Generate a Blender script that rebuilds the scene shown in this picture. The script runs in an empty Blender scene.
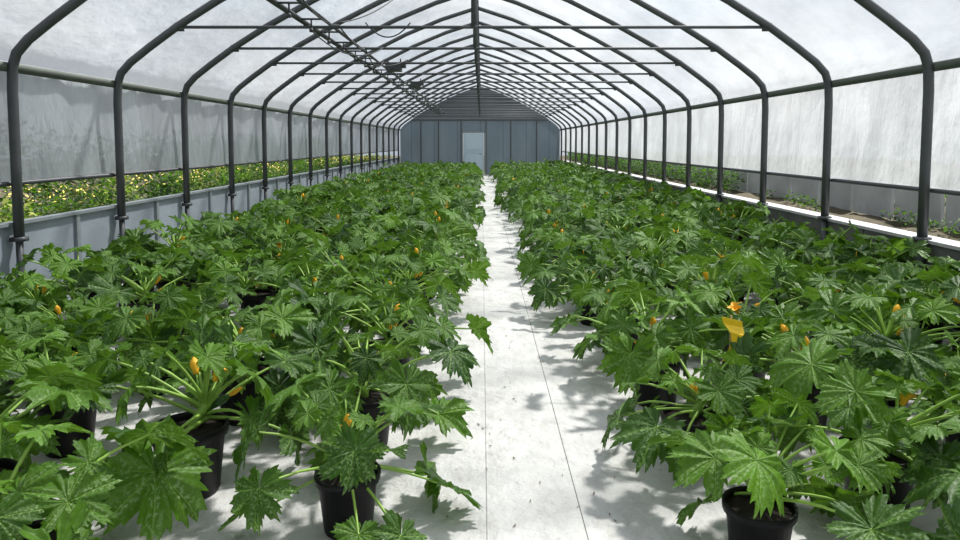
import bpy, math, random
from mathutils import Vector, Matrix, Euler, noise
R0 = random.Random(7)
sc = bpy.context.scene
try:
    sc.view_settings.view_transform = 'Standard'
except Exception:
    pass

# ---------------------------------------------------------------- materials
def new_mat(name):
    m = bpy.data.materials.new(name); m.use_nodes = True
    nt = m.node_tree; nt.nodes.clear()
    return m, nt, nt.nodes.new('ShaderNodeOutputMaterial')
def N(nt, t, **kw):
    n = nt.nodes.new(t)
    for k, v in kw.items(): setattr(n, k, v)
    return n
def L(nt, a, b): nt.links.new(a, b)
def math_n(nt, op, a, b=None, clamp=False):
    n = N(nt, 'ShaderNodeMath', operation=op); n.use_clamp = clamp
    for i, v in enumerate((a, b)):
        if v is None: continue
        if isinstance(v, (int, float)): n.inputs[i].default_value = v
        else: L(nt, v, n.inputs[i])
    return n.outputs[0]
def mixc(nt, fac, a, b, bt='MIX'):
    n = N(nt, 'ShaderNodeMix', data_type='RGBA', blend_type=bt)
    if isinstance(fac, (int, float)): n.inputs[0].default_value = fac
    else: L(nt, fac, n.inputs[0])
    for i, v in ((6, a), (7, b)):
        if isinstance(v, tuple): n.inputs[i].default_value = (*v[:3], 1)
        else: L(nt, v, n.inputs[i])
    return n.outputs[2]
def ramp(nt, fac, stops):
    n = N(nt, 'ShaderNodeValToRGB'); cr = n.color_ramp
    while len(cr.elements) > 1: cr.elements.remove(cr.elements[-1])
    cr.elements[0].position = stops[0][0]; cr.elements[0].color = (*stops[0][1], 1)
    for p, c in stops[1:]:
        e = cr.elements.new(p); e.color = (*c, 1)
    L(nt, fac, n.inputs[0]); return n.outputs[0]
def noise_n(nt, vec, scale, detail=4, rough=.55):
    n = N(nt, 'ShaderNodeTexNoise'); n.inputs['Scale'].default_value = scale
    n.inputs['Detail'].default_value = detail; n.inputs['Roughness'].default_value = rough
    if vec is not None: L(nt, vec, n.inputs['Vector'])
    return n.outputs['Fac']
def objco(nt): return N(nt, 'ShaderNodeTexCoord').outputs['Object']
def mapping(nt, vec, scale):
    n = N(nt, 'ShaderNodeMapping'); n.inputs['Scale'].default_value = scale
    L(nt, vec, n.inputs['Vector']); return n.outputs[0]
def simple(name, col, rough=.6, metal=0., var=.25, vscale=6., bump=0., spec=.5, stretch=None):
    m, nt, out = new_mat(name)
    p = N(nt, 'ShaderNodeBsdfPrincipled')
    co = objco(nt)
    if stretch: co = mapping(nt, co, stretch)
    nz = noise_n(nt, co, vscale)
    c = mixc(nt, nz, tuple(x*(1-var) for x in col), tuple(min(1, x*(1+var)) for x in col))
    L(nt, c, p.inputs['Base Color'])
    p.inputs['Roughness'].default_value = rough; p.inputs['Metallic'].default_value = metal
    p.inputs['Specular IOR Level'].default_value = spec
    if bump:
        b = N(nt, 'ShaderNodeBump'); b.inputs['Strength'].default_value = bump
        b.inputs['Distance'].default_value = .02
        L(nt, noise_n(nt, co, vscale*5), b.inputs['Height']); L(nt, b.outputs[0], p.inputs['Normal'])
    L(nt, p.outputs[0], out.inputs[0]); return m

def leaf_material(name, dark, light, transl=(.25, .60, .03), veins=True, tfac=.3, rough=.42, spec=.35):
    m, nt, out = new_mat(name)
    p = N(nt, 'ShaderNodeBsdfPrincipled')
    tint = N(nt, 'ShaderNodeAttribute', attribute_name='tint').outputs['Fac']
    oi = N(nt, 'ShaderNodeObjectInfo').outputs['Random']
    t2 = math_n(nt, 'ADD', math_n(nt, 'MULTIPLY', tint, .8), math_n(nt, 'MULTIPLY', oi, .2))
    base = mixc(nt, t2, dark, light)
    co = objco(nt)
    nz = noise_n(nt, co, 30, 3)
    base = mixc(nt, math_n(nt, 'MULTIPLY', nz, .5), base, tuple(x*.45 for x in dark))
    if veins:
        uv = N(nt, 'ShaderNodeTexCoord').outputs['UV']
        sp = N(nt, 'ShaderNodeSeparateXYZ'); L(nt, uv, sp.inputs[0])
        u, v = sp.outputs[0], sp.outputs[1]
        vm = None; wide = None
        for deg in (0, 47, -47, 97, -97):
            a = math.radians(deg); ca, sa = math.cos(a), math.sin(a)
            d = math_n(nt, 'ABSOLUTE', math_n(nt, 'SUBTRACT', math_n(nt, 'MULTIPLY', u, sa), math_n(nt, 'MULTIPLY', v, ca)))
            s = math_n(nt, 'ADD', math_n(nt, 'MULTIPLY', u, ca), math_n(nt, 'MULTIPLY', v, sa))
            pos = math_n(nt, 'GREATER_THAN', s, 0.0)
            k = math_n(nt, 'MULTIPLY', math_n(nt, 'SUBTRACT', 1.0, math_n(nt, 'DIVIDE', d, .024), clamp=True), pos)
            w = math_n(nt, 'MULTIPLY', math_n(nt, 'SUBTRACT', 1.0, math_n(nt, 'DIVIDE', d, .22), clamp=True), pos)
            fr = math_n(nt, 'FRACT', math_n(nt, 'MULTIPLY', math_n(nt, 'SUBTRACT', s, d), 6.0))
            sv = math_n(nt, 'MULTIPLY', math_n(nt, 'LESS_THAN', fr, .10), math_n(nt, 'MULTIPLY', math_n(nt, 'LESS_THAN', d, .26), pos))
            k = math_n(nt, 'MAXIMUM', k, math_n(nt, 'MULTIPLY', sv, .3))
            vm = k if vm is None else math_n(nt, 'MAXIMUM', vm, k)
            wide = w if wide is None else math_n(nt, 'MAXIMUM', wide, w)
        mot = noise_n(nt, uv, 13, 3)
        mot = math_n(nt, 'MULTIPLY', math_n(nt, 'SUBTRACT', mot, .50, clamp=True), 9.0, clamp=True)
        mot = math_n(nt, 'MULTIPLY', mot, math_n(nt, 'MULTIPLY', wide, .85))
        base = mixc(nt, mot, base, (.28, .41, .18))
        base = mixc(nt, math_n(nt, 'MULTIPLY', vm, .6), base, (.24, .44, .08))
        b = N(nt, 'ShaderNodeBump'); b.inputs['Strength'].default_value = .8; b.inputs['Distance'].default_value = .008
        hh = math_n(nt, 'SUBTRACT', noise_n(nt, uv, 8, 4), math_n(nt, 'MULTIPLY', vm, .5))
        L(nt, hh, b.inputs['Height']); L(nt, b.outputs[0], p.inputs['Normal'])
    L(nt, base, p.inputs['Base Color']); p.inputs['Roughness'].default_value = rough
    p.inputs['Specular IOR Level'].default_value = spec
    tr = N(nt, 'ShaderNodeBsdfTranslucent')
    L(nt, mixc(nt, .5, base, transl), tr.inputs[0])
    ms = N(nt, 'ShaderNodeMixShader'); ms.inputs[0].default_value = tfac
    L(nt, p.outputs[0], ms.inputs[1]); L(nt, tr.outputs[0], ms.inputs[2])
    L(nt, ms.outputs[0], out.inputs[0]); return m

M_leaf = leaf_material('zucchini_leaf', (.010, .052, .004), (.155, .350, .016), transl=(.20, .42, .02), tfac=.24, rough=.45, spec=.32)
M_stem = simple('zucchini_stem', (.26, .44, .07), .5, var=.2)
M_flower = simple('zucchini_flower', (1.0, .46, .015), .6, var=.2, vscale=30)
M_fruit = simple('zucchini_fruit', (.03, .10, .012), .3, var=.4, vscale=60)
M_pot = simple('black_pot_plastic', (.006, .006, .007), .5, var=.2, spec=.22)
M_soil = simple('potting_soil', (.018, .012, .008), .95, var=.6, vscale=40, bump=.8)
M_steel = simple('galvanised_steel', (.085, .09, .096), .5, metal=.35, var=.25, vscale=4)
M_rail = simple('rail_green_grey', (.085, .10, .08), .6, metal=.2)
M_darkpipe = simple('dark_pipe', (.06, .062, .066), .5, metal=.3)
M_board = simple('skirt_board', (.25, .29, .33), .65, var=.35, vscale=2, bump=.2)
M_boardR = simple('outer_board', (.42, .43, .45), .7, var=.4, vscale=2.5, bump=.2)
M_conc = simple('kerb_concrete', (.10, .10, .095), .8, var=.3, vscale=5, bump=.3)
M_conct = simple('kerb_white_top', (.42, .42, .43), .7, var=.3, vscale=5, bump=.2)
M_earth = simple('outside_earth', (.085, .07, .04), .95, var=.6, vscale=3, bump=.6)
M_yellow = simple('sticky_card_yellow', (.98, .62, .02), .45, var=.08)
M_wood = simple('stake_wood', (.30, .2, .1), .8)
M_door = simple('door_panel', (.52, .62, .72), .45, var=.06)
M_alu = simple('aluminium_trim', (.30, .33, .36), .45, metal=.4)
M_bush = leaf_material('bush_leaf', (.010, .038, .006), (.075, .15, .022), veins=False, rough=.6)
M_bushd = leaf_material('hedge_leaf', (.005, .018, .005), (.025, .055, .012), veins=False, rough=.7)
M_bushl = leaf_material('pale_bush_leaf', (.14, .20, .03), (.46, .50, .10), veins=False, rough=.6)
M_blossom = simple('yellow_blossom', (.80, .66, .14), .7)
M_debris = simple('dry_leaf_debris', (.19, .13, .06), .9, var=.5, vscale=30)

def film(name, col, transp, lo=.8, scale=1.2, stretch=(1, 1, 1), creases=.3, diff=.3):
    m, nt, out = new_mat(name)
    co = mapping(nt, objco(nt), stretch)
    nz = noise_n(nt, co, scale, 5, .6)
    c = ramp(nt, nz, [(.3, tuple(x*lo for x in col)), (.65, col)])
    b = N(nt, 'ShaderNodeBump'); b.inputs['Strength'].default_value = creases; b.inputs['Distance'].default_value = .08
    L(nt, noise_n(nt, co, scale*3, 4), b.inputs['Height'])
    tl = N(nt, 'ShaderNodeBsdfTranslucent'); L(nt, c, tl.inputs[0]); L(nt, b.outputs[0], tl.inputs['Normal'])
    df = N(nt, 'ShaderNodeBsdfPrincipled'); L(nt, c, df.inputs['Base Color']); df.inputs['Roughness'].default_value = .35
    L(nt, b.outputs[0], df.inputs['Normal'])
    m1 = N(nt, 'ShaderNodeMixShader'); m1.inputs[0].default_value = diff
    L(nt, tl.outputs[0], m1.inputs[1]); L(nt, df.outputs[0], m1.inputs[2])
    tp = N(nt, 'ShaderNodeBsdfTransparent')
    m2 = N(nt, 'ShaderNodeMixShader')
    L(nt, m1.outputs[0], m2.inputs[1]); L(nt, tp.outputs[0], m2.inputs[2]); m2.inputs[0].default_value = transp
    L(nt, m2.outputs[0], out.inputs[0]); return m
M_roof = film('roof_polythene', (.60, .63, .66), .50, .58, .8, (1, .6, 1), .9, .25)
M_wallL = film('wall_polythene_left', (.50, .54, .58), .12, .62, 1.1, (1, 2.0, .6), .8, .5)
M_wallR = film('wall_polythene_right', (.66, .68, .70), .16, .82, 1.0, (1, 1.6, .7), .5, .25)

m, nt, out = new_mat('white_ground_fabric'); M_floor = m
p = N(nt, 'ShaderNodeBsdfPrincipled'); co = objco(nt)
sp = N(nt, 'ShaderNodeSeparateXYZ'); L(nt, co, sp.inputs[0])
base = ramp(nt, noise_n(nt, co, 1.3, 6, .65), [(.3, (.46, .46, .45)), (.5, (.60, .60, .585)), (.7, (.68, .68, .665))])
sm = noise_n(nt, mapping(nt, co, (1, .45, 1)), 5, 5, .7)
base = mixc(nt, math_n(nt, 'MULTIPLY', math_n(nt, 'SUBTRACT', sm, .52, clamp=True), 3.5, clamp=True), base, (.40, .385, .35))
spk = noise_n(nt, co, 38, 4, .7)
base = mixc(nt, math_n(nt, 'MULTIPLY', math_n(nt, 'SUBTRACT', spk, .60, clamp=True), 3, clamp=True), base, (.32, .30, .26))
for off, st in ((.02, .6), (.43, .85)):
    fr = math_n(nt, 'FRACT', math_n(nt, 'ADD', math_n(nt, 'DIVIDE', math_n(nt, 'SUBTRACT', sp.outputs[0], off), 2.1), 50.5))
    dl = math_n(nt, 'ABSOLUTE', math_n(nt, 'SUBTRACT', fr, .5))
    ln = math_n(nt, 'LESS_THAN', dl, .0012)
    base = mixc(nt, math_n(nt, 'MULTIPLY', ln, st), base, (.06, .06, .06))
L(nt, base, p.inputs['Base Color']); p.inputs['Roughness'].default_value = .6
wv = N(nt, 'ShaderNodeTexWave'); wv.wave_type = 'BANDS'; wv.bands_direction = 'Y'
wv.inputs['Scale'].default_value = .6; wv.inputs['Distortion'].default_value = 12; wv.inputs['Detail'].default_value = 3
L(nt, co, wv.inputs['Vector'])
b = N(nt, 'ShaderNodeBump'); b.inputs['Strength'].default_value = 1.0; b.inputs['Distance'].default_value = .045
L(nt, math_n(nt, 'ADD', noise_n(nt, co, 6, 7), math_n(nt, 'MULTIPLY', wv.outputs['Fac'], .5)), b.inputs['Height']); L(nt, b.outputs[0], p.inputs['Normal'])
L(nt, p.outputs[0], out.inputs[0])

def cladding(name, c1, c2, axis, period, lw, dk=.6, tf=.35):
    m, nt, out = new_mat(name)
    p = N(nt, 'ShaderNodeBsdfPrincipled'); co = objco(nt)
    sp = N(nt, 'ShaderNodeSeparateXYZ'); L(nt, co, sp.inputs[0])
    c = mixc(nt, noise_n(nt, mapping(nt, co, (1.2, 1, .35)), 1.2, 3), c1, c2)
    fr = math_n(nt, 'FRACT', math_n(nt, 'ADD', math_n(nt, 'DIVIDE', sp.outputs[axis], period), 50.0))
    c = mixc(nt, math_n(nt, 'LESS_THAN', fr, lw), c, tuple(x*dk for x in c1))
    L(nt, c, p.inputs['Base Color']); p.inputs['Roughness'].default_value = .35
    tl = N(nt, 'ShaderNodeBsdfTranslucent'); L(nt, c, tl.inputs[0])
    ms = N(nt, 'ShaderNodeMixShader'); ms.inputs[0].default_value = tf
    L(nt, p.outputs[0], ms.inputs[1]); L(nt, tl.outputs[0], ms.inputs[2])
    L(nt, ms.outputs[0], out.inputs[0]); return m
M_end = cladding('end_polycarbonate', (.085, .115, .145), (.17, .215, .25), 0, 1.16, .02)
M_gable = cladding('gable_slats', (.09, .10, .115), (.15, .165, .18), 2, .17, .3)

# ---------------------------------------------------------------- mesh builder
class MB:
    def __init__(s): s.v=[]; s.f=[]; s.m=[]; s.uv={}; s.t=[]
    def add(s, vs, fs, mi, uvs=None, tint=.5):
        o = len(s.v); s.v.extend([tuple(v) for v in vs]); s.t.extend([tint]*len(vs))
        if uvs:
            for i, q in enumerate(uvs): s.uv[o+i] = q
        for f in fs: s.f.append(tuple(i+o for i in f)); s.m.append(mi)
    def mesh(s, name, mats, smooth=True):
        me = bpy.data.meshes.new(name); me.from_pydata(s.v, [], s.f)
        for mt in mats: me.materials.append(mt)
        me.polygons.foreach_set('material_index', s.m)
        me.polygons.foreach_set('use_smooth', [smooth]*len(s.f))
        a = me.attributes.new('tint', 'FLOAT', 'POINT'); a.data.foreach_set('value', s.t)
        if s.uv:
            ul = me.uv_layers.new(name='UVMap')
            li = [0]*len(me.loops); me.loops.foreach_get('vertex_index', li)
            flat = []
            for i in li: flat.extend(s.uv.get(i, (0, 0)))
            ul.data.foreach_set('uv', flat)
        me.update(); return me
def tube(mb, pts, rad, mi, sides=8, cap=True, tint=.5, flat=1.0):
    pts = [Vector(p) for p in pts]; n = len(pts)
    if not isinstance(rad, (list, tuple)): rad = [rad]*n
    vs = []; prev = None
    for i, p in enumerate(pts):
        t = (pts[min(i+1, n-1)]-pts[max(i-1, 0)]).normalized()
        if prev is None:
            ref = Vector((0, 0, 1)) if abs(t.z) < .9 else Vector((0, 1, 0))
            a = t.cross(ref).normalized()
        else:
            a = (prev - t*prev.dot(t)).normalized()
        prev = a; b = t.cross(a)
        for k in range(sides):
            an = 2*math.pi*(k+.5)/sides
            vs.append(p+(a*math.cos(an)+b*math.sin(an)*flat)*rad[i])
    fs = []
    for i in range(n-1):
        for k in range(sides):
            k2 = (k+1) % sides
            fs.append((i*sides+k, i*sides+k2, (i+1)*sides+k2, (i+1)*sides+k))
    if cap:
        fs.append(tuple(range(sides))[::-1]); fs.append(tuple(range((n-1)*sides, n*sides)))
    mb.add(vs, fs, mi, None, tint)
def box(mb, c, s, mi, rot=None):
    vs = []
    for dx in (-.5, .5):
        for dy in (-.5, .5):
            for dz in (-.5, .5):
                v = Vector((dx*s[0], dy*s[1], dz*s[2]))
                if rot: v = rot @ v
                vs.append(v+Vector(c))
    mb.add(vs, [(0,1,3,2),(4,6,7,5),(0,4,5,1),(2,3,7,6),(0,2,6,4),(1,5,7,3)], mi)
def lathe(mb, prof, mi, sides=24, mat=None, tint=.5, lobes=None):
    vs = []
    for (r, z) in prof:
        for k in range(sides):
            a = 2*math.pi*k/sides; rr = r
            if lobes: rr = r*(1+lobes*math.cos(5*a)*min(1, z*14))
            v = Vector((rr*math.cos(a), rr*math.sin(a), z))
            vs.append(mat @ v if mat else v)
    fs = []
    for i in range(len(prof)-1):
        for k in range(sides):
            k2 = (k+1) % sides
            fs.append((i*sides+k, i*sides+k2, (i+1)*sides+k2, (i+1)*sides+k))
    mb.add(vs, fs, mi, None, tint)
def obj(name, me, loc=(0,0,0), parent=None, rz=0, sc_=1):
    o = bpy.data.objects.new(name, me); bpy.context.collection.objects.link(o)
    o.location = loc; o.rotation_euler = (0, 0, rz); o.scale = (sc_,)*3
    if parent: o.parent = parent
    return o
def empty(name, loc=(0,0,0)):
    e = bpy.data.objects.new(name, None); bpy.context.collection.objects.link(e); e.location = loc; return e

# ---------------------------------------------------------------- zucchini
VE = [(0, 1.10), (47, 1.03), (-47, 1.03), (97, .94), (-97, .94), (143, .78), (-143, .78)]
def add_leaf(mb, M, R, rng, tint):
    nA = 108; rings = (.0, .3, .55, .76, .9, 1.0)
    lim = math.radians(173); ph = rng.uniform(0, 6.28); droop = rng.uniform(.10, .45)
    depth = rng.uniform(.24, .46); jl = [rng.uniform(.84, 1.10) for _ in VE]; fold = rng.uniform(.04, .28)
    wv = rng.uniform(.05, .16); asym = rng.uniform(-.10, .10)
    vs = []; uvs = []
    for a in range(nA+1):
        th = -lim + 2*lim*a/nA; deg = math.degrees(th)
        r = .48; prox = 0
        for (c, Ln), j in zip(VE, jl):
            d = abs(deg-c)
            lob = Ln*j*(1-depth*(d/24)**1.9*.9)
            lob2 = Ln*j*.86*(1-.45*(abs(d-14)/9)**1.5) if d < 25 else 0
            r = max(r, lob, lob2)
            if abs(c) < 120: prox = max(prox, 1-d/25)
        ser = (1+.09*((a % 3) == 2)-.08*((a % 3) == 1) + .05*math.sin(deg*.35+ph))*(1+asym*math.sin(th))
        for t in rings:
            rr = r*t*(1+(ser-1)*t*t*t)
            x, y = rr*math.cos(th), rr*math.sin(th)
            z = fold*abs(y) + .14*t*(1-max(0, prox))*(1-t*.4) - droop*(x*x*(1 if x > 0 else .5)+.8*y*y) + wv*t*t*math.sin(3*th+ph) + .07*t*t*math.sin(8*th+ph*2) + .035*t*math.sin(17*th+ph)
            vs.append(M @ Vector((x*R, y*R, z*R))); uvs.append((x, y))
    n = len(rings); fs = []
    for a in range(nA):
        for k in range(n-1):
            i = a*n+k
            if k == 0: fs.append((i, i+1, i+n+1))
            else: fs.append((i, i+1, i+n+1, i+n))
    mb.add(vs, fs, 0, uvs, tint)
def orient(pos, az, pitch, roll):
    return Matrix.Translation(pos) @ Matrix.Rotation(az, 4, 'Z') @ Matrix.Rotation(pitch, 4, 'Y') @ Matrix.Rotation(roll, 4, 'X')
def make_plant(seed):
    rng = random.Random(seed); mb = MB()
    PS = Matrix.Diagonal((.92, .92, 1, 1))
    lathe(mb, [(.001, .002), (.118, .002), (.122, .012), (.148, .235), (.163, .238), (.166, .262), (.166, .275), (.155, .277), (.150, .262), (.148, .24)], 4, 28, PS)
    lathe(mb, [(.149, .245), (.10, .252), (.04, .258), (.001, .26)], 5, 20, PS)
    cx, cy = rng.uniform(-.05, .05), rng.uniform(-.05, .05)
    tube(mb, [(0, 0, .24), (cx*.5, cy*.5, .28), (cx, cy, .32), (cx*1.6, cy*1.6, .36)], [.02, .022, .02, .012], 1, 8, tint=.4)
    n = rng.randint(20, 26); az0 = rng.uniform(0, 6.28)
    lean = Vector((rng.uniform(-.08, .08), rng.uniform(-.08, .08), 0))
    tall = rng.uniform(.80, 1.08)
    for i in range(n):
        u = (i+.5)/n
        az = az0 + i*2.39996 + rng.uniform(-.3, .3)
        ln = (.13+.36*u**.6 + rng.uniform(-.10, .07))*tall
        el = math.radians(70-48*u+rng.uniform(-14, 14))
        if u > .55 and rng.random() < .5: el = math.radians(rng.uniform(-18, 14)); ln *= .82
        base = Vector((cx*1.3, cy*1.3, .36-.09*u))
        d = Vector((math.cos(az)*math.cos(el), math.sin(az)*math.cos(el), math.sin(el)))
        out = Vector((math.cos(az), math.sin(az), 0))
        pts = []
        for k in range(6):
            s = k/5
            pts.append(base + d*ln*s + out*.05*s*s + lean*s - Vector((0, 0, .09*u*s*s*s)))
        if pts[-1].z < .15: pts[-1].z = .15
        tube(mb, pts, [.0095, .0082, .0072, .0064, .0058, .004], 1, 6, cap=False, tint=.6)
        Rl = (.060+.100*min(1, u*1.5))*rng.uniform(.70, 1.24)
        pitch = math.radians(4+32*u+rng.uniform(-32, 32))
        roll = math.radians(rng.uniform(-40, 40))
        tint = min(1, max(0, .72-.55*u+rng.uniform(-.44, .44)))
        add_leaf(mb, orient(pts[-1], az+rng.uniform(-.5, .5), pitch, roll), Rl, rng, tint)
    for i in range(rng.choice((1, 1, 2, 3, 4))):
        az = rng.uniform(0, 6.28); el = math.radians(rng.uniform(40, 85)); ln = rng.uniform(.06, .18)
        d = Vector((math.cos(az)*math.cos(el), math.sin(az)*math.cos(el), math.sin(el)))
        b0 = Vector((cx, cy, .31)); e = b0+d*ln
        tube(mb, [b0, b0+d*ln*.5+Vector((0, 0, .01)), e], .004, 1, 6, cap=False)
        q = d.to_track_quat('Z', 'Y').to_matrix().to_4x4(); Mf = Matrix.Translation(e) @ q
        if rng.random() < .8:
            lathe(mb, [(.004, 0), (.012, .006), (.013, .02), (.019, .040), (.015, .057), (.007, .070), (.001, .077)], 2, 15, Mf, lobes=.18)
        else:
            lathe(mb, [(.004, 0), (.011, .006), (.012, .02), (.018, .040), (.030, .056), (.042, .060)], 2, 20, Mf, lobes=.3)
    for i in range(rng.choice((0, 1, 2))):
        az = rng.uniform(0, 6.28); el = math.radians(rng.uniform(15, 50))
        d = Vector((math.cos(az)*math.cos(el), math.sin(az)*math.cos(el), math.sin(el)))
        b0 = Vector((cx, cy, .31)); ln = rng.uniform(.09, .15)
        tube(mb, [b0, b0+d*.03, b0+d*.05, b0+d*ln*.8, b0+d*ln], [.006, .008, .015, .018, .009], 3, 10)
        q = d.to_track_quat('Z', 'Y').to_matrix().to_4x4()
        lathe(mb, [(.006, 0), (.011, .02), (.008, .045), (.001, .06)], 2, 10, Matrix.Translation(b0+d*ln) @ q)
    return mb.mesh('zucchini_plant_mesh_%d' % seed, [M_leaf, M_stem, M_flower, M_fruit, M_pot, M_soil])
NP = 12
plants = [make_plant(300+i) for i in range(NP)]

rows = empty('zucchini_plant_rows')
YEND = 35.0
cols = [(-.60, 2.80, .86), (-1.34, 3.05, .86), (-2.08, 2.60, .86), (-2.82, 3.0, .86), (-3.50, 2.8, .86),
        (1.02, 2.50, .88), (1.78, 2.90, .88), (2.56, 2.50, .88), (3.36, 2.95, .78)]
last = -1
for ci, (x, y0, dy) in enumerate(cols):
    y = y0
    while y < YEND-1.0:
        k = R0.randrange(NP)
        while k == last: k = R0.randrange(NP)
        last = k
        j = .05 if abs(x) < 1.2 else .09
        xx = x+R0.uniform(-j, j); yy = y+R0.uniform(-.09, .09)
        s = R0.uniform(.88, 1.14)
        if x < -3: s *= 1.03
        if x > 3: s *= 1.16; xx = x+abs(xx-x)*.3
        if y < 9: obj('potted_zucchini_plant', plants[k], (xx, yy, 0), None, R0.uniform(0, 6.28), s)
        else: obj('potted_zucchini_row_plant', plants[k], (xx, yy, 0), rows, R0.uniform(0, 6.28), s*1.05)
        y += dy
for x, y, k, r, s in ((-1.50, 2.18, 3, 1.0, 1.05), (-2.3, 1.80, 5, 2.0, 1.12), (1.85, 2.06, 7, .4, 1.05), (2.7, 1.7, 1, 2.4, 1.0)):
    obj('potted_zucchini_plant', plants[k], (x, y, 0), None, r, s)

# ---------------------------------------------------------------- greenhouse shell
CX = -.10; HW = 4.0; H = 1.6; YB = -3.4
prof = [(4.0, -.85), (4.0, -.2), (4.0, .45), (3.99, .66), (3.95, .78), (3.84, .90), (3.62, 1.07), (3.3, 1.30), (2.85, 1.58), (2.2, 1.94), (1.5, 2.29), (.75, 2.60), (0, 2.84)]
def arch_pts(off=0, zoff=0):
    P = [(x, z+H) for x, z in prof]
    full = P + [(-x, z) for x, z in P[:-1][::-1]]
    return full
mb = MB()
fp = [(x, 0, z) for x, z in arch_pts()]
tube(mb, fp, .043, 0, 8)
tube(mb, [(-3.28, 0, H+1.29), (3.28, 0, H+1.29)], .018, 0, 6)
tube(mb, [(0, 0, H+1.29), (0, 0, H+2.82)], .026, 0, 6)
for s in (-1, 1):
    box(mb, (s*4.0, 0, H-.85), (.11, .10, .04), 0)
    box(mb, (s*3.28, 0, H+1.29), (.10, .03, .09), 0)
    tube(mb, [(s*4.0, 0, H-.85), (s*4.0, 0, 0.0)], .03, 0, 6)
arch = mb.mesh('arch_frame_mesh', [M_steel])
ys = []
y = 6.1-1.75*5
while y < YEND+.1: ys.append(y); y += 1.75
for y in ys: obj('greenhouse_arch_frame', arch, (CX, y, 0))

def shell(name, pts, mat, wav=0, y0=YB, y1=YEND+.3, subdiv=3):
    P = []
    for i in range(len(pts)-1):
        for k in range(subdiv):
            t = k/subdiv; P.append((pts[i][0]*(1-t)+pts[i+1][0]*t, pts[i][1]*(1-t)+pts[i+1][1]*t))
    P.append(pts[-1])
    ny = int((y1-y0)/.10); vs = []; fs = []
    for j in range(ny+1):
        y = y0+(y1-y0)*j/ny
        for i, (x, z) in enumerate(P):
            ii = i/(len(P)-1)
            w = wav*(noise.noise(Vector((y*2.2, ii*1.0, x)))+.5*noise.noise(Vector((y*6, ii*1.2, 3))))
            vs.append((x+w*(1 if x > 0 else -1), y, z+w*.3))
    n = len(P)
    for j in range(ny):
        for i in range(n-1): fs.append((j*n+i, j*n+i+1, (j+1)*n+i+1, (j+1)*n+i))
    mb = MB(); mb.add(vs, fs, 0); return obj(name, mb.mesh(name, [mat]))
o = .055
roofpts = []
for x, z in [(3.99, .68), (3.95, .80), (3.84, .92), (3.62, 1.09), (3.3, 1.32), (2.85, 1.60), (2.2, 1.97), (1.5, 2.32), (.75, 2.64), (0, 2.88)]:
    roofpts.append((x+o*.9, z+H+o*.5))
roofpts[-1] = (0, 2.93+H)
full = [(CX+x, z) for x, z in roofpts] + [(CX-x, z) for x, z in roofpts[:-1][::-1]]
shell('ceiling', full, M_roof, wav=.04)
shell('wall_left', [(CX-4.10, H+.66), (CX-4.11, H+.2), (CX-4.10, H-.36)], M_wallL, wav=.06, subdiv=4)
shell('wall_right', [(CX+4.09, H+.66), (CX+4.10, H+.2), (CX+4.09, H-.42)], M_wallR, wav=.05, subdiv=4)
mb = MB()
for s, zb in ((-1, -.36), (1, -.42)):
    box(mb, (CX+s*4.035, (YB+YEND)/2, H+.66), (.05, YEND-YB, .075), 0)
    tube(mb, [(CX+s*4.08, YB, H+zb), (CX+s*4.08, YEND, H+zb)], .022, 1, 8)
obj('trim_1', mb.mesh('side_rails', [M_rail, M_steel]))
mb = MB(); tube(mb, [(CX, YB, H+2.84), (CX, YEND, H+2.84)], .035, 0, 8)
obj('ridge_purlin', mb.mesh('ridge_purlin', [M_steel]))

mb = MB(); mb.add([(CX-4.12, YB, 0), (CX+4.0, YB, 0), (CX+4.0, YEND, 0), (CX-4.12, YEND, 0)], [(0,1,2,3)], 0)
obj('floor', mb.mesh('floor', [M_floor]))
mb = MB(); mb.add([(-40, -30, -.03), (40, -30, -.03), (40, 90, -.03), (-40, 90, -.03)], [(0,1,2,3)], 0)
obj('outside_ground', mb.mesh('outside_ground', [M_earth]))
mb = MB(); y = YB
while y < YEND:
    box(mb, (CX-4.10, y+.865, .44), (.04, 1.70, .86), 0)
    box(mb, (CX-4.065, y+1.745, .44), (.03, .06, .88), 1)
    y += 1.75
box(mb, (CX-4.08, (YB+YEND)/2, .885), (.09, YEND-YB, .03), 1)
obj('baseboard_left', mb.mesh('baseboard_left', [M_board, M_alu], False))
mb = MB(); y = YB
while y < YEND:
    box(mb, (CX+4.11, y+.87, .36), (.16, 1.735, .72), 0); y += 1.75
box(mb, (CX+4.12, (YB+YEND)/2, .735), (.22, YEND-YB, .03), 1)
obj('baseboard_right', mb.mesh('baseboard_right', [M_conc, M_conct], False))
mb = MB(); vs = []; fs = []; nx = 10; ny = 160
for j in range(ny+1):
    for i in range(nx+1):
        x = CX+4.25+i*.35; y = YB+(YEND+10-YB)*j/ny
        z = .70 + .05*i*.3 + .06*noise.noise(Vector((x*3, y*2, 0)))
        if i == 0: z = .66
        vs.append((x, y, z))
for j in range(ny):
    for i in range(nx): a = j*(nx+1)+i; fs.append((a, a+1, a+nx+2, a+nx+1))
mb.add(vs, fs, 0); obj('earth_bank', mb.mesh('earth_bank', [M_earth]))
mb = MB(); y = YB
while y < YEND:
    box(mb, (CX+4.85, y+.42, .93+R0.uniform(-.012, .012)), (.04, .80, .42), 0, Matrix.Rotation(R0.uniform(-.05, .05), 3, 'Y')); y += .875
obj('garden_edging_boards', mb.mesh('edging', [M_boardR], False))

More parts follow.
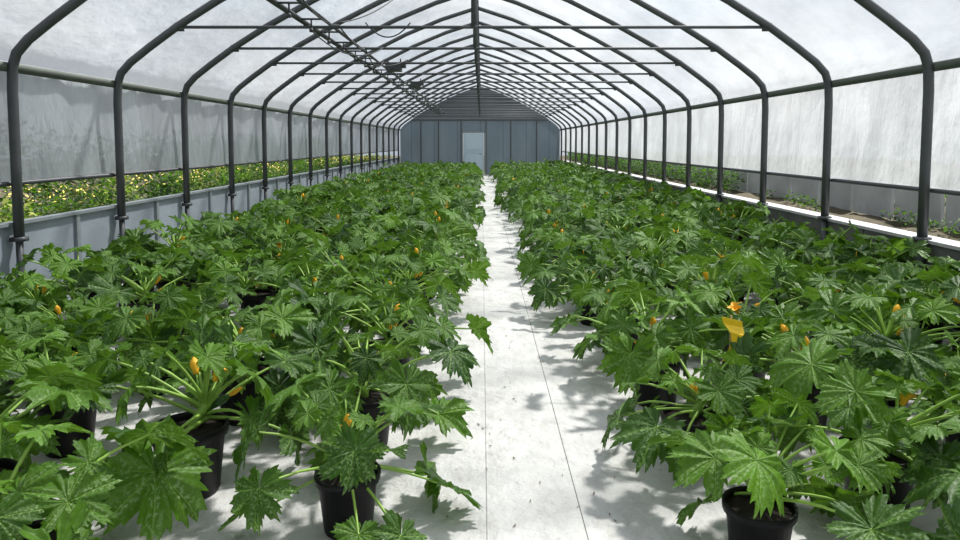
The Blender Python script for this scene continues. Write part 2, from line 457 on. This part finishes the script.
def clump(mb, c, r, n, size, mi, rng):
    for _ in range(n):
        d = Vector((rng.gauss(0, 1), rng.gauss(0, 1), rng.gauss(0, 1))).normalized()*rng.uniform(.5, 1)
        p = Vector(c)+Vector((d.x*r[0], d.y*r[1], d.z*r[2]))
        if p.z < .02: continue
        s = size*rng.uniform(.6, 1.3)
        Mx = orient(p, rng.uniform(0, 6.28), rng.uniform(-.9, .9), rng.uniform(-.8, .8))
        vs = [Mx @ Vector(q) for q in ((0,0,0), (s*.35, s*.28, s*.08), (s, 0, 0), (s*.35, -s*.28, s*.08))]
        mb.add(vs, [(0,1,2,3)], mi, None, rng.random())
rb = random.Random(5)
mb = MB(); y = 1.0
while y < 36:
    for x0 in (-4.8, -5.5, -6.5):
        pale = rb.random() < .13 or (x0 == -4.8 and 6.3 < y < 7.6)
        rz = rb.uniform(.22, .55)
        clump(mb, (x0+rb.uniform(-.15, .15), y+rb.uniform(-.25, .25), .5+.08*(x0 < -5)+rb.uniform(0, .2)), (.34, .36, rz), 300 if x0 > -5 else 220, rb.choice((.05, .07, .09)), 1 if pale else (2 if rb.random() < .4 else 0), rb)
        if rb.random() < .3: clump(mb, (x0+.1, y, .98), (.28, .28, .15), 30, .05, 3, rb)
    y += .6
obj('outside_flower_bed', mb.mesh('flower_bed', [M_bush, M_bushl, M_bushd, M_blossom], False))
mb = MB(); y = -2
while y < 42:
    clump(mb, (-8.6+rb.uniform(-.5, .5), y, .9), (1.0, 1.2, 1.1), 520, .16, 0, rb); y += 1.1
obj('hedge', mb.mesh('hedge', [M_bushd], False))
mb = MB(); y = 2
while y < 36:
    if rb.random() < .75: clump(mb, (CX+rb.uniform(4.45, 4.65), y, .80), (.12, .25, .10), 70, .05, rb.choice((0, 1)), rb)
    clump(mb, (CX+5.6, y, 1.0), (.45, .45, .42), 190, .08, rb.choice((0, 1)), rb)
    if y > 12: clump(mb, (CX+4.6, y, .98), (.2, .3, .25), 140, .07, rb.choice((0, 1)), rb)
    y += .5
obj('weeds_on_bank', mb.mesh('weeds', [M_bush, M_bushd], False))

mb = MB(); rd = random.Random(11)
for _ in range(110):
    x = rd.gauss(.25, .3); y = rd.uniform(2.4, 9)
    if not -.5 < x < .9: continue
    s = rd.uniform(.005, .013); a = rd.uniform(0, 6.28)
    mb.add([(x+s*math.cos(a+q)*w, y+s*math.sin(a+q)*w, .004+h) for q, w, h in ((0, 1, .004), (1.6, .5, 0), (3.1, 1, .005), (4.7, .4, 0))], [(0,1,2,3)], 0)
obj('dry_leaf_litter', mb.mesh('litter', [M_debris], False))

# ---------------------------------------------------------------- end wall
def profile_top(x):
    x = abs(x)
    pr = [(a, b) for a, b in prof][::-1]
    for i in range(len(pr)-1):
        if pr[i][0] <= x <= pr[i+1][0] and pr[i+1][0] > pr[i][0]:
            t = (x-pr[i][0])/(pr[i+1][0]-pr[i][0]); return pr[i][1]*(1-t)+pr[i+1][1]*t+H
    return H+.66
def endwall(name, Y, door, matlow, matup):
    zs = H+1.15
    mb = MB()
    rects = [(-4.03, -.92, 0, zs), (.27, 4.03, 0, zs), (-.92, .27, 2.16, zs)] if door else [(-4.03, 4.03, 0, zs)]
    for a, b_, z0, z1 in rects:
        nseg = 30
        for i in range(nseg):
            xa = a+(b_-a)*i/nseg; xb = a+(b_-a)*(i+1)/nseg
            ta = min(z1, profile_top(xa)); tb = min(z1, profile_top(xb))
            mb.add([(xa, 0, z0), (xb, 0, z0), (xb, 0, tb), (xa, 0, ta)], [(0,1,2,3)], 0)
    xs = [-3.5+7.0*i/40 for i in range(41)]
    for xa, xb in zip(xs[:-1], xs[1:]):
        ta, tb = profile_top(xa), profile_top(xb)
        if ta > zs or tb > zs:
            mb.add([(xa, 0, zs), (xb, 0, zs), (xb, 0, max(zs, tb)), (xa, 0, max(zs, ta))], [(0,1,2,3)], 1)
    return obj(name, mb.mesh(name, [matlow, matup], False), (CX, Y, 0))
endwall('wall_back', YEND+.12, True, M_end, M_gable)
endwall('wall_front', YB-.02, False, M_wallR, M_roof)
mb = MB()
for x in (-4.0+1.02, -2.1, -.95, .30, 1.55, 2.85):
    box(mb, (x, 0, (min(profile_top(x), H+1.15))/2), (.055, .07, min(profile_top(x), H+1.15)), 0)
box(mb, (0, 0, H+1.15), (6.9, .08, .07), 0)
obj('trim_2', mb.mesh('end_mullions', [M_steel], False), (CX, YEND+.04, 0))
d = empty('door_1', (CX-.33, YEND+.05, 0))
mb = MB(); box(mb, (0, 0, 1.05), (1.02, .05, 2.06), 0)
box(mb, (0, -.03, 1.65), (.82, .015, .72), 1); box(mb, (0, -.03, .6), (.82, .015, .85), 1)
obj('leaf', mb.mesh('door_leaf', [M_door, simple('door_inset', (.58, .69, .80), .4, var=.06)], False), (0, 0, 0), d)
mb = MB()
for s in (-1, 1): box(mb, (s*.56, 0, 1.07), (.07, .09, 2.14), 0)
box(mb, (0, 0, 2.13), (1.19, .09, .07), 0)
obj('frame', mb.mesh('door_frame', [M_alu], False), (0, 0, 0), d)
mb = MB(); tube(mb, [(.40, -.03, 1.05), (.40, -.09, 1.05), (.28, -.09, 1.05)], .014, 0, 8)
obj('handle', mb.mesh('door_handle', [M_darkpipe]), (0, 0, 0), d)

# ---------------------------------------------------------------- overhead line left
e = empty('overhead_irrigation_line')
mb = MB(); z = H+1.34
for x, r in ((-1.98, .03), (-1.72, .020)):
    tube(mb, [(x, YB, z), (x, YEND-3, z)], r, 0, 8)
y = 5.0
while y < YEND-3:
    tube(mb, [(-1.98, y, z), (-1.72, y, z)], .012, 0, 6)
    tube(mb, [(-1.85, y, z), (-1.85, y, z-.10)], .010, 0, 6)
    lathe(mb, [(.001, 0), (.022, .0), (.026, .025), (.010, .045), (.001, .045)], 0, 10, Matrix.Translation((-1.85, y, z-.14)))
    y += .875
obj('pipes', mb.mesh('pipes', [M_darkpipe]), (0, 0, 0), e)
mb = MB()
def cable(p0, p1, sag, r=.010, n=14, side=0):
    pts = []
    for i in range(n+1):
        t = i/n; p = Vector(p0).lerp(Vector(p1), t); p.z -= sag*4*t*(1-t); p.x += side*math.sin(t*math.pi); pts.append(p)
    tube(mb, pts, r, 0, 6)
for i, yy in enumerate(ys[5:-3]):
    cable((-1.6, yy, z-.03), (-1.6, yy+1.75, z-.03), .08+.04*(i % 3), .009, side=.06*(i % 2))
cable((-1.6, 7.85, z), (-.9, 9.6, z+.9), .12, .008); cable((-.9, 9.6, z+.9), (-.15, 9.6, z+1.4), -.05, .008)
cable((-1.95, 9.6, z), (-1.2, 11.3, z), .18, .008); cable((-1.3, 7.85, z), (-.8, 7.85, z), .16, .008); cable((-1.95, 7.85, z-.04), (-1.35, 9.6, z-.04), .2, .008)
obj('cables', mb.mesh('cables', [M_darkpipe]), (0, 0, 0), e)
mb = MB()
for (x, y, s) in ((-1.42, 11.35, .9), (-1.40, 14.8, .75)):
    box(mb, (x, y, z-.12), (.26*s, .2, .14*s), 0); box(mb, (x+.15*s, y, z-.08), (.10, .14, .09), 0)
    tube(mb, [(x-.1, y, z-.08), (x-.1, y, z+.02)], .012, 0, 6); tube(mb, [(x+.1, y, z-.08), (x+.1, y, z+.02)], .012, 0, 6)
    lathe(mb, [(.001, 0), (.05, 0), (.05, .05), (.001, .05)], 0, 14, Matrix.Translation((x-.08, y-.11, z-.14)) @ Matrix.Rotation(math.pi/2, 4, 'X'))
obj('motor_boxes', mb.mesh('motors', [M_darkpipe], False), (0, 0, 0), e)

# yellow sticky trap on a stake
t = empty('yellow_sticky_trap', (1.36, 3.72, 0))
mb = MB(); tube(mb, [(0, .01, .0), (0, .01, .66)], .006, 0, 6)
obj('stake', mb.mesh('stake', [M_wood]), (0, 0, 0), t)
mb = MB(); vs = []; fs = []
outl = [(-.06, .68, .0), (.05, .655, -.01), (-.045, .64, .0), (.055, .62, -.01), (-.02, .60, -.03), (.06, .58, -.03), (-.01, .54, -.035), (.055, .53, -.03), (-.03, .48, -.01), (.05, .475, -.015), (-.055, .42, .0), (.035, .40, -.01)]
for x_, z_, y_ in outl: vs.append((x_, y_-.01, z_-.02))
for j in range(0, len(outl)-2, 2): fs.append((j, j+1, j+3, j+2))
mb.add(vs, fs, 0); c = obj('card', mb.mesh('card', [M_yellow], False), (0, 0, 0), t)
sm = c.modifiers.new('s', 'SOLIDIFY'); sm.thickness = .002

# ---------------------------------------------------------------- light
w = bpy.data.worlds.new('World'); sc.world = w; w.use_nodes = True; nt = w.node_tree; nt.nodes.clear()
out = N(nt, 'ShaderNodeOutputWorld'); bg = N(nt, 'ShaderNodeBackground')
g = N(nt, 'ShaderNodeTexCoord').outputs['Generated']
nz = noise_n(nt, mapping(nt, g, (1, 1, 2)), 3.2, 6, .55)
c = ramp(nt, nz, [(.38, (.52, .61, .73)), (.55, (.80, .84, .89)), (.68, (1, 1, 1))])
L(nt, c, bg.inputs[0]); bg.inputs[1].default_value = .82; L(nt, bg.outputs[0], out.inputs[0])
sd = bpy.data.lights.new('sun', 'SUN'); sd.energy = 8.5; sd.angle = math.radians(4.5); sd.color = (1, .975, .93)
so = bpy.data.objects.new('sun', sd); bpy.context.collection.objects.link(so)
so.rotation_euler = Vector((.50, .40, 1.0)).to_track_quat('Z', 'Y').to_euler()

# ---------------------------------------------------------------- camera
cd = bpy.data.cameras.new('camera'); cam = bpy.data.objects.new('camera', cd); bpy.context.collection.objects.link(cam)
cam.location = (0, 0, H); cd.sensor_width = 36; cd.lens = 26
pitch = math.radians(4)
cam.rotation_euler = (math.pi/2-pitch, 0, 0)
cd.shift_y = -(127-math.tan(pitch)*693.3)/960; cd.shift_x = -2/960
cd.clip_start = .05; cd.clip_end = 300
sc.camera = cam
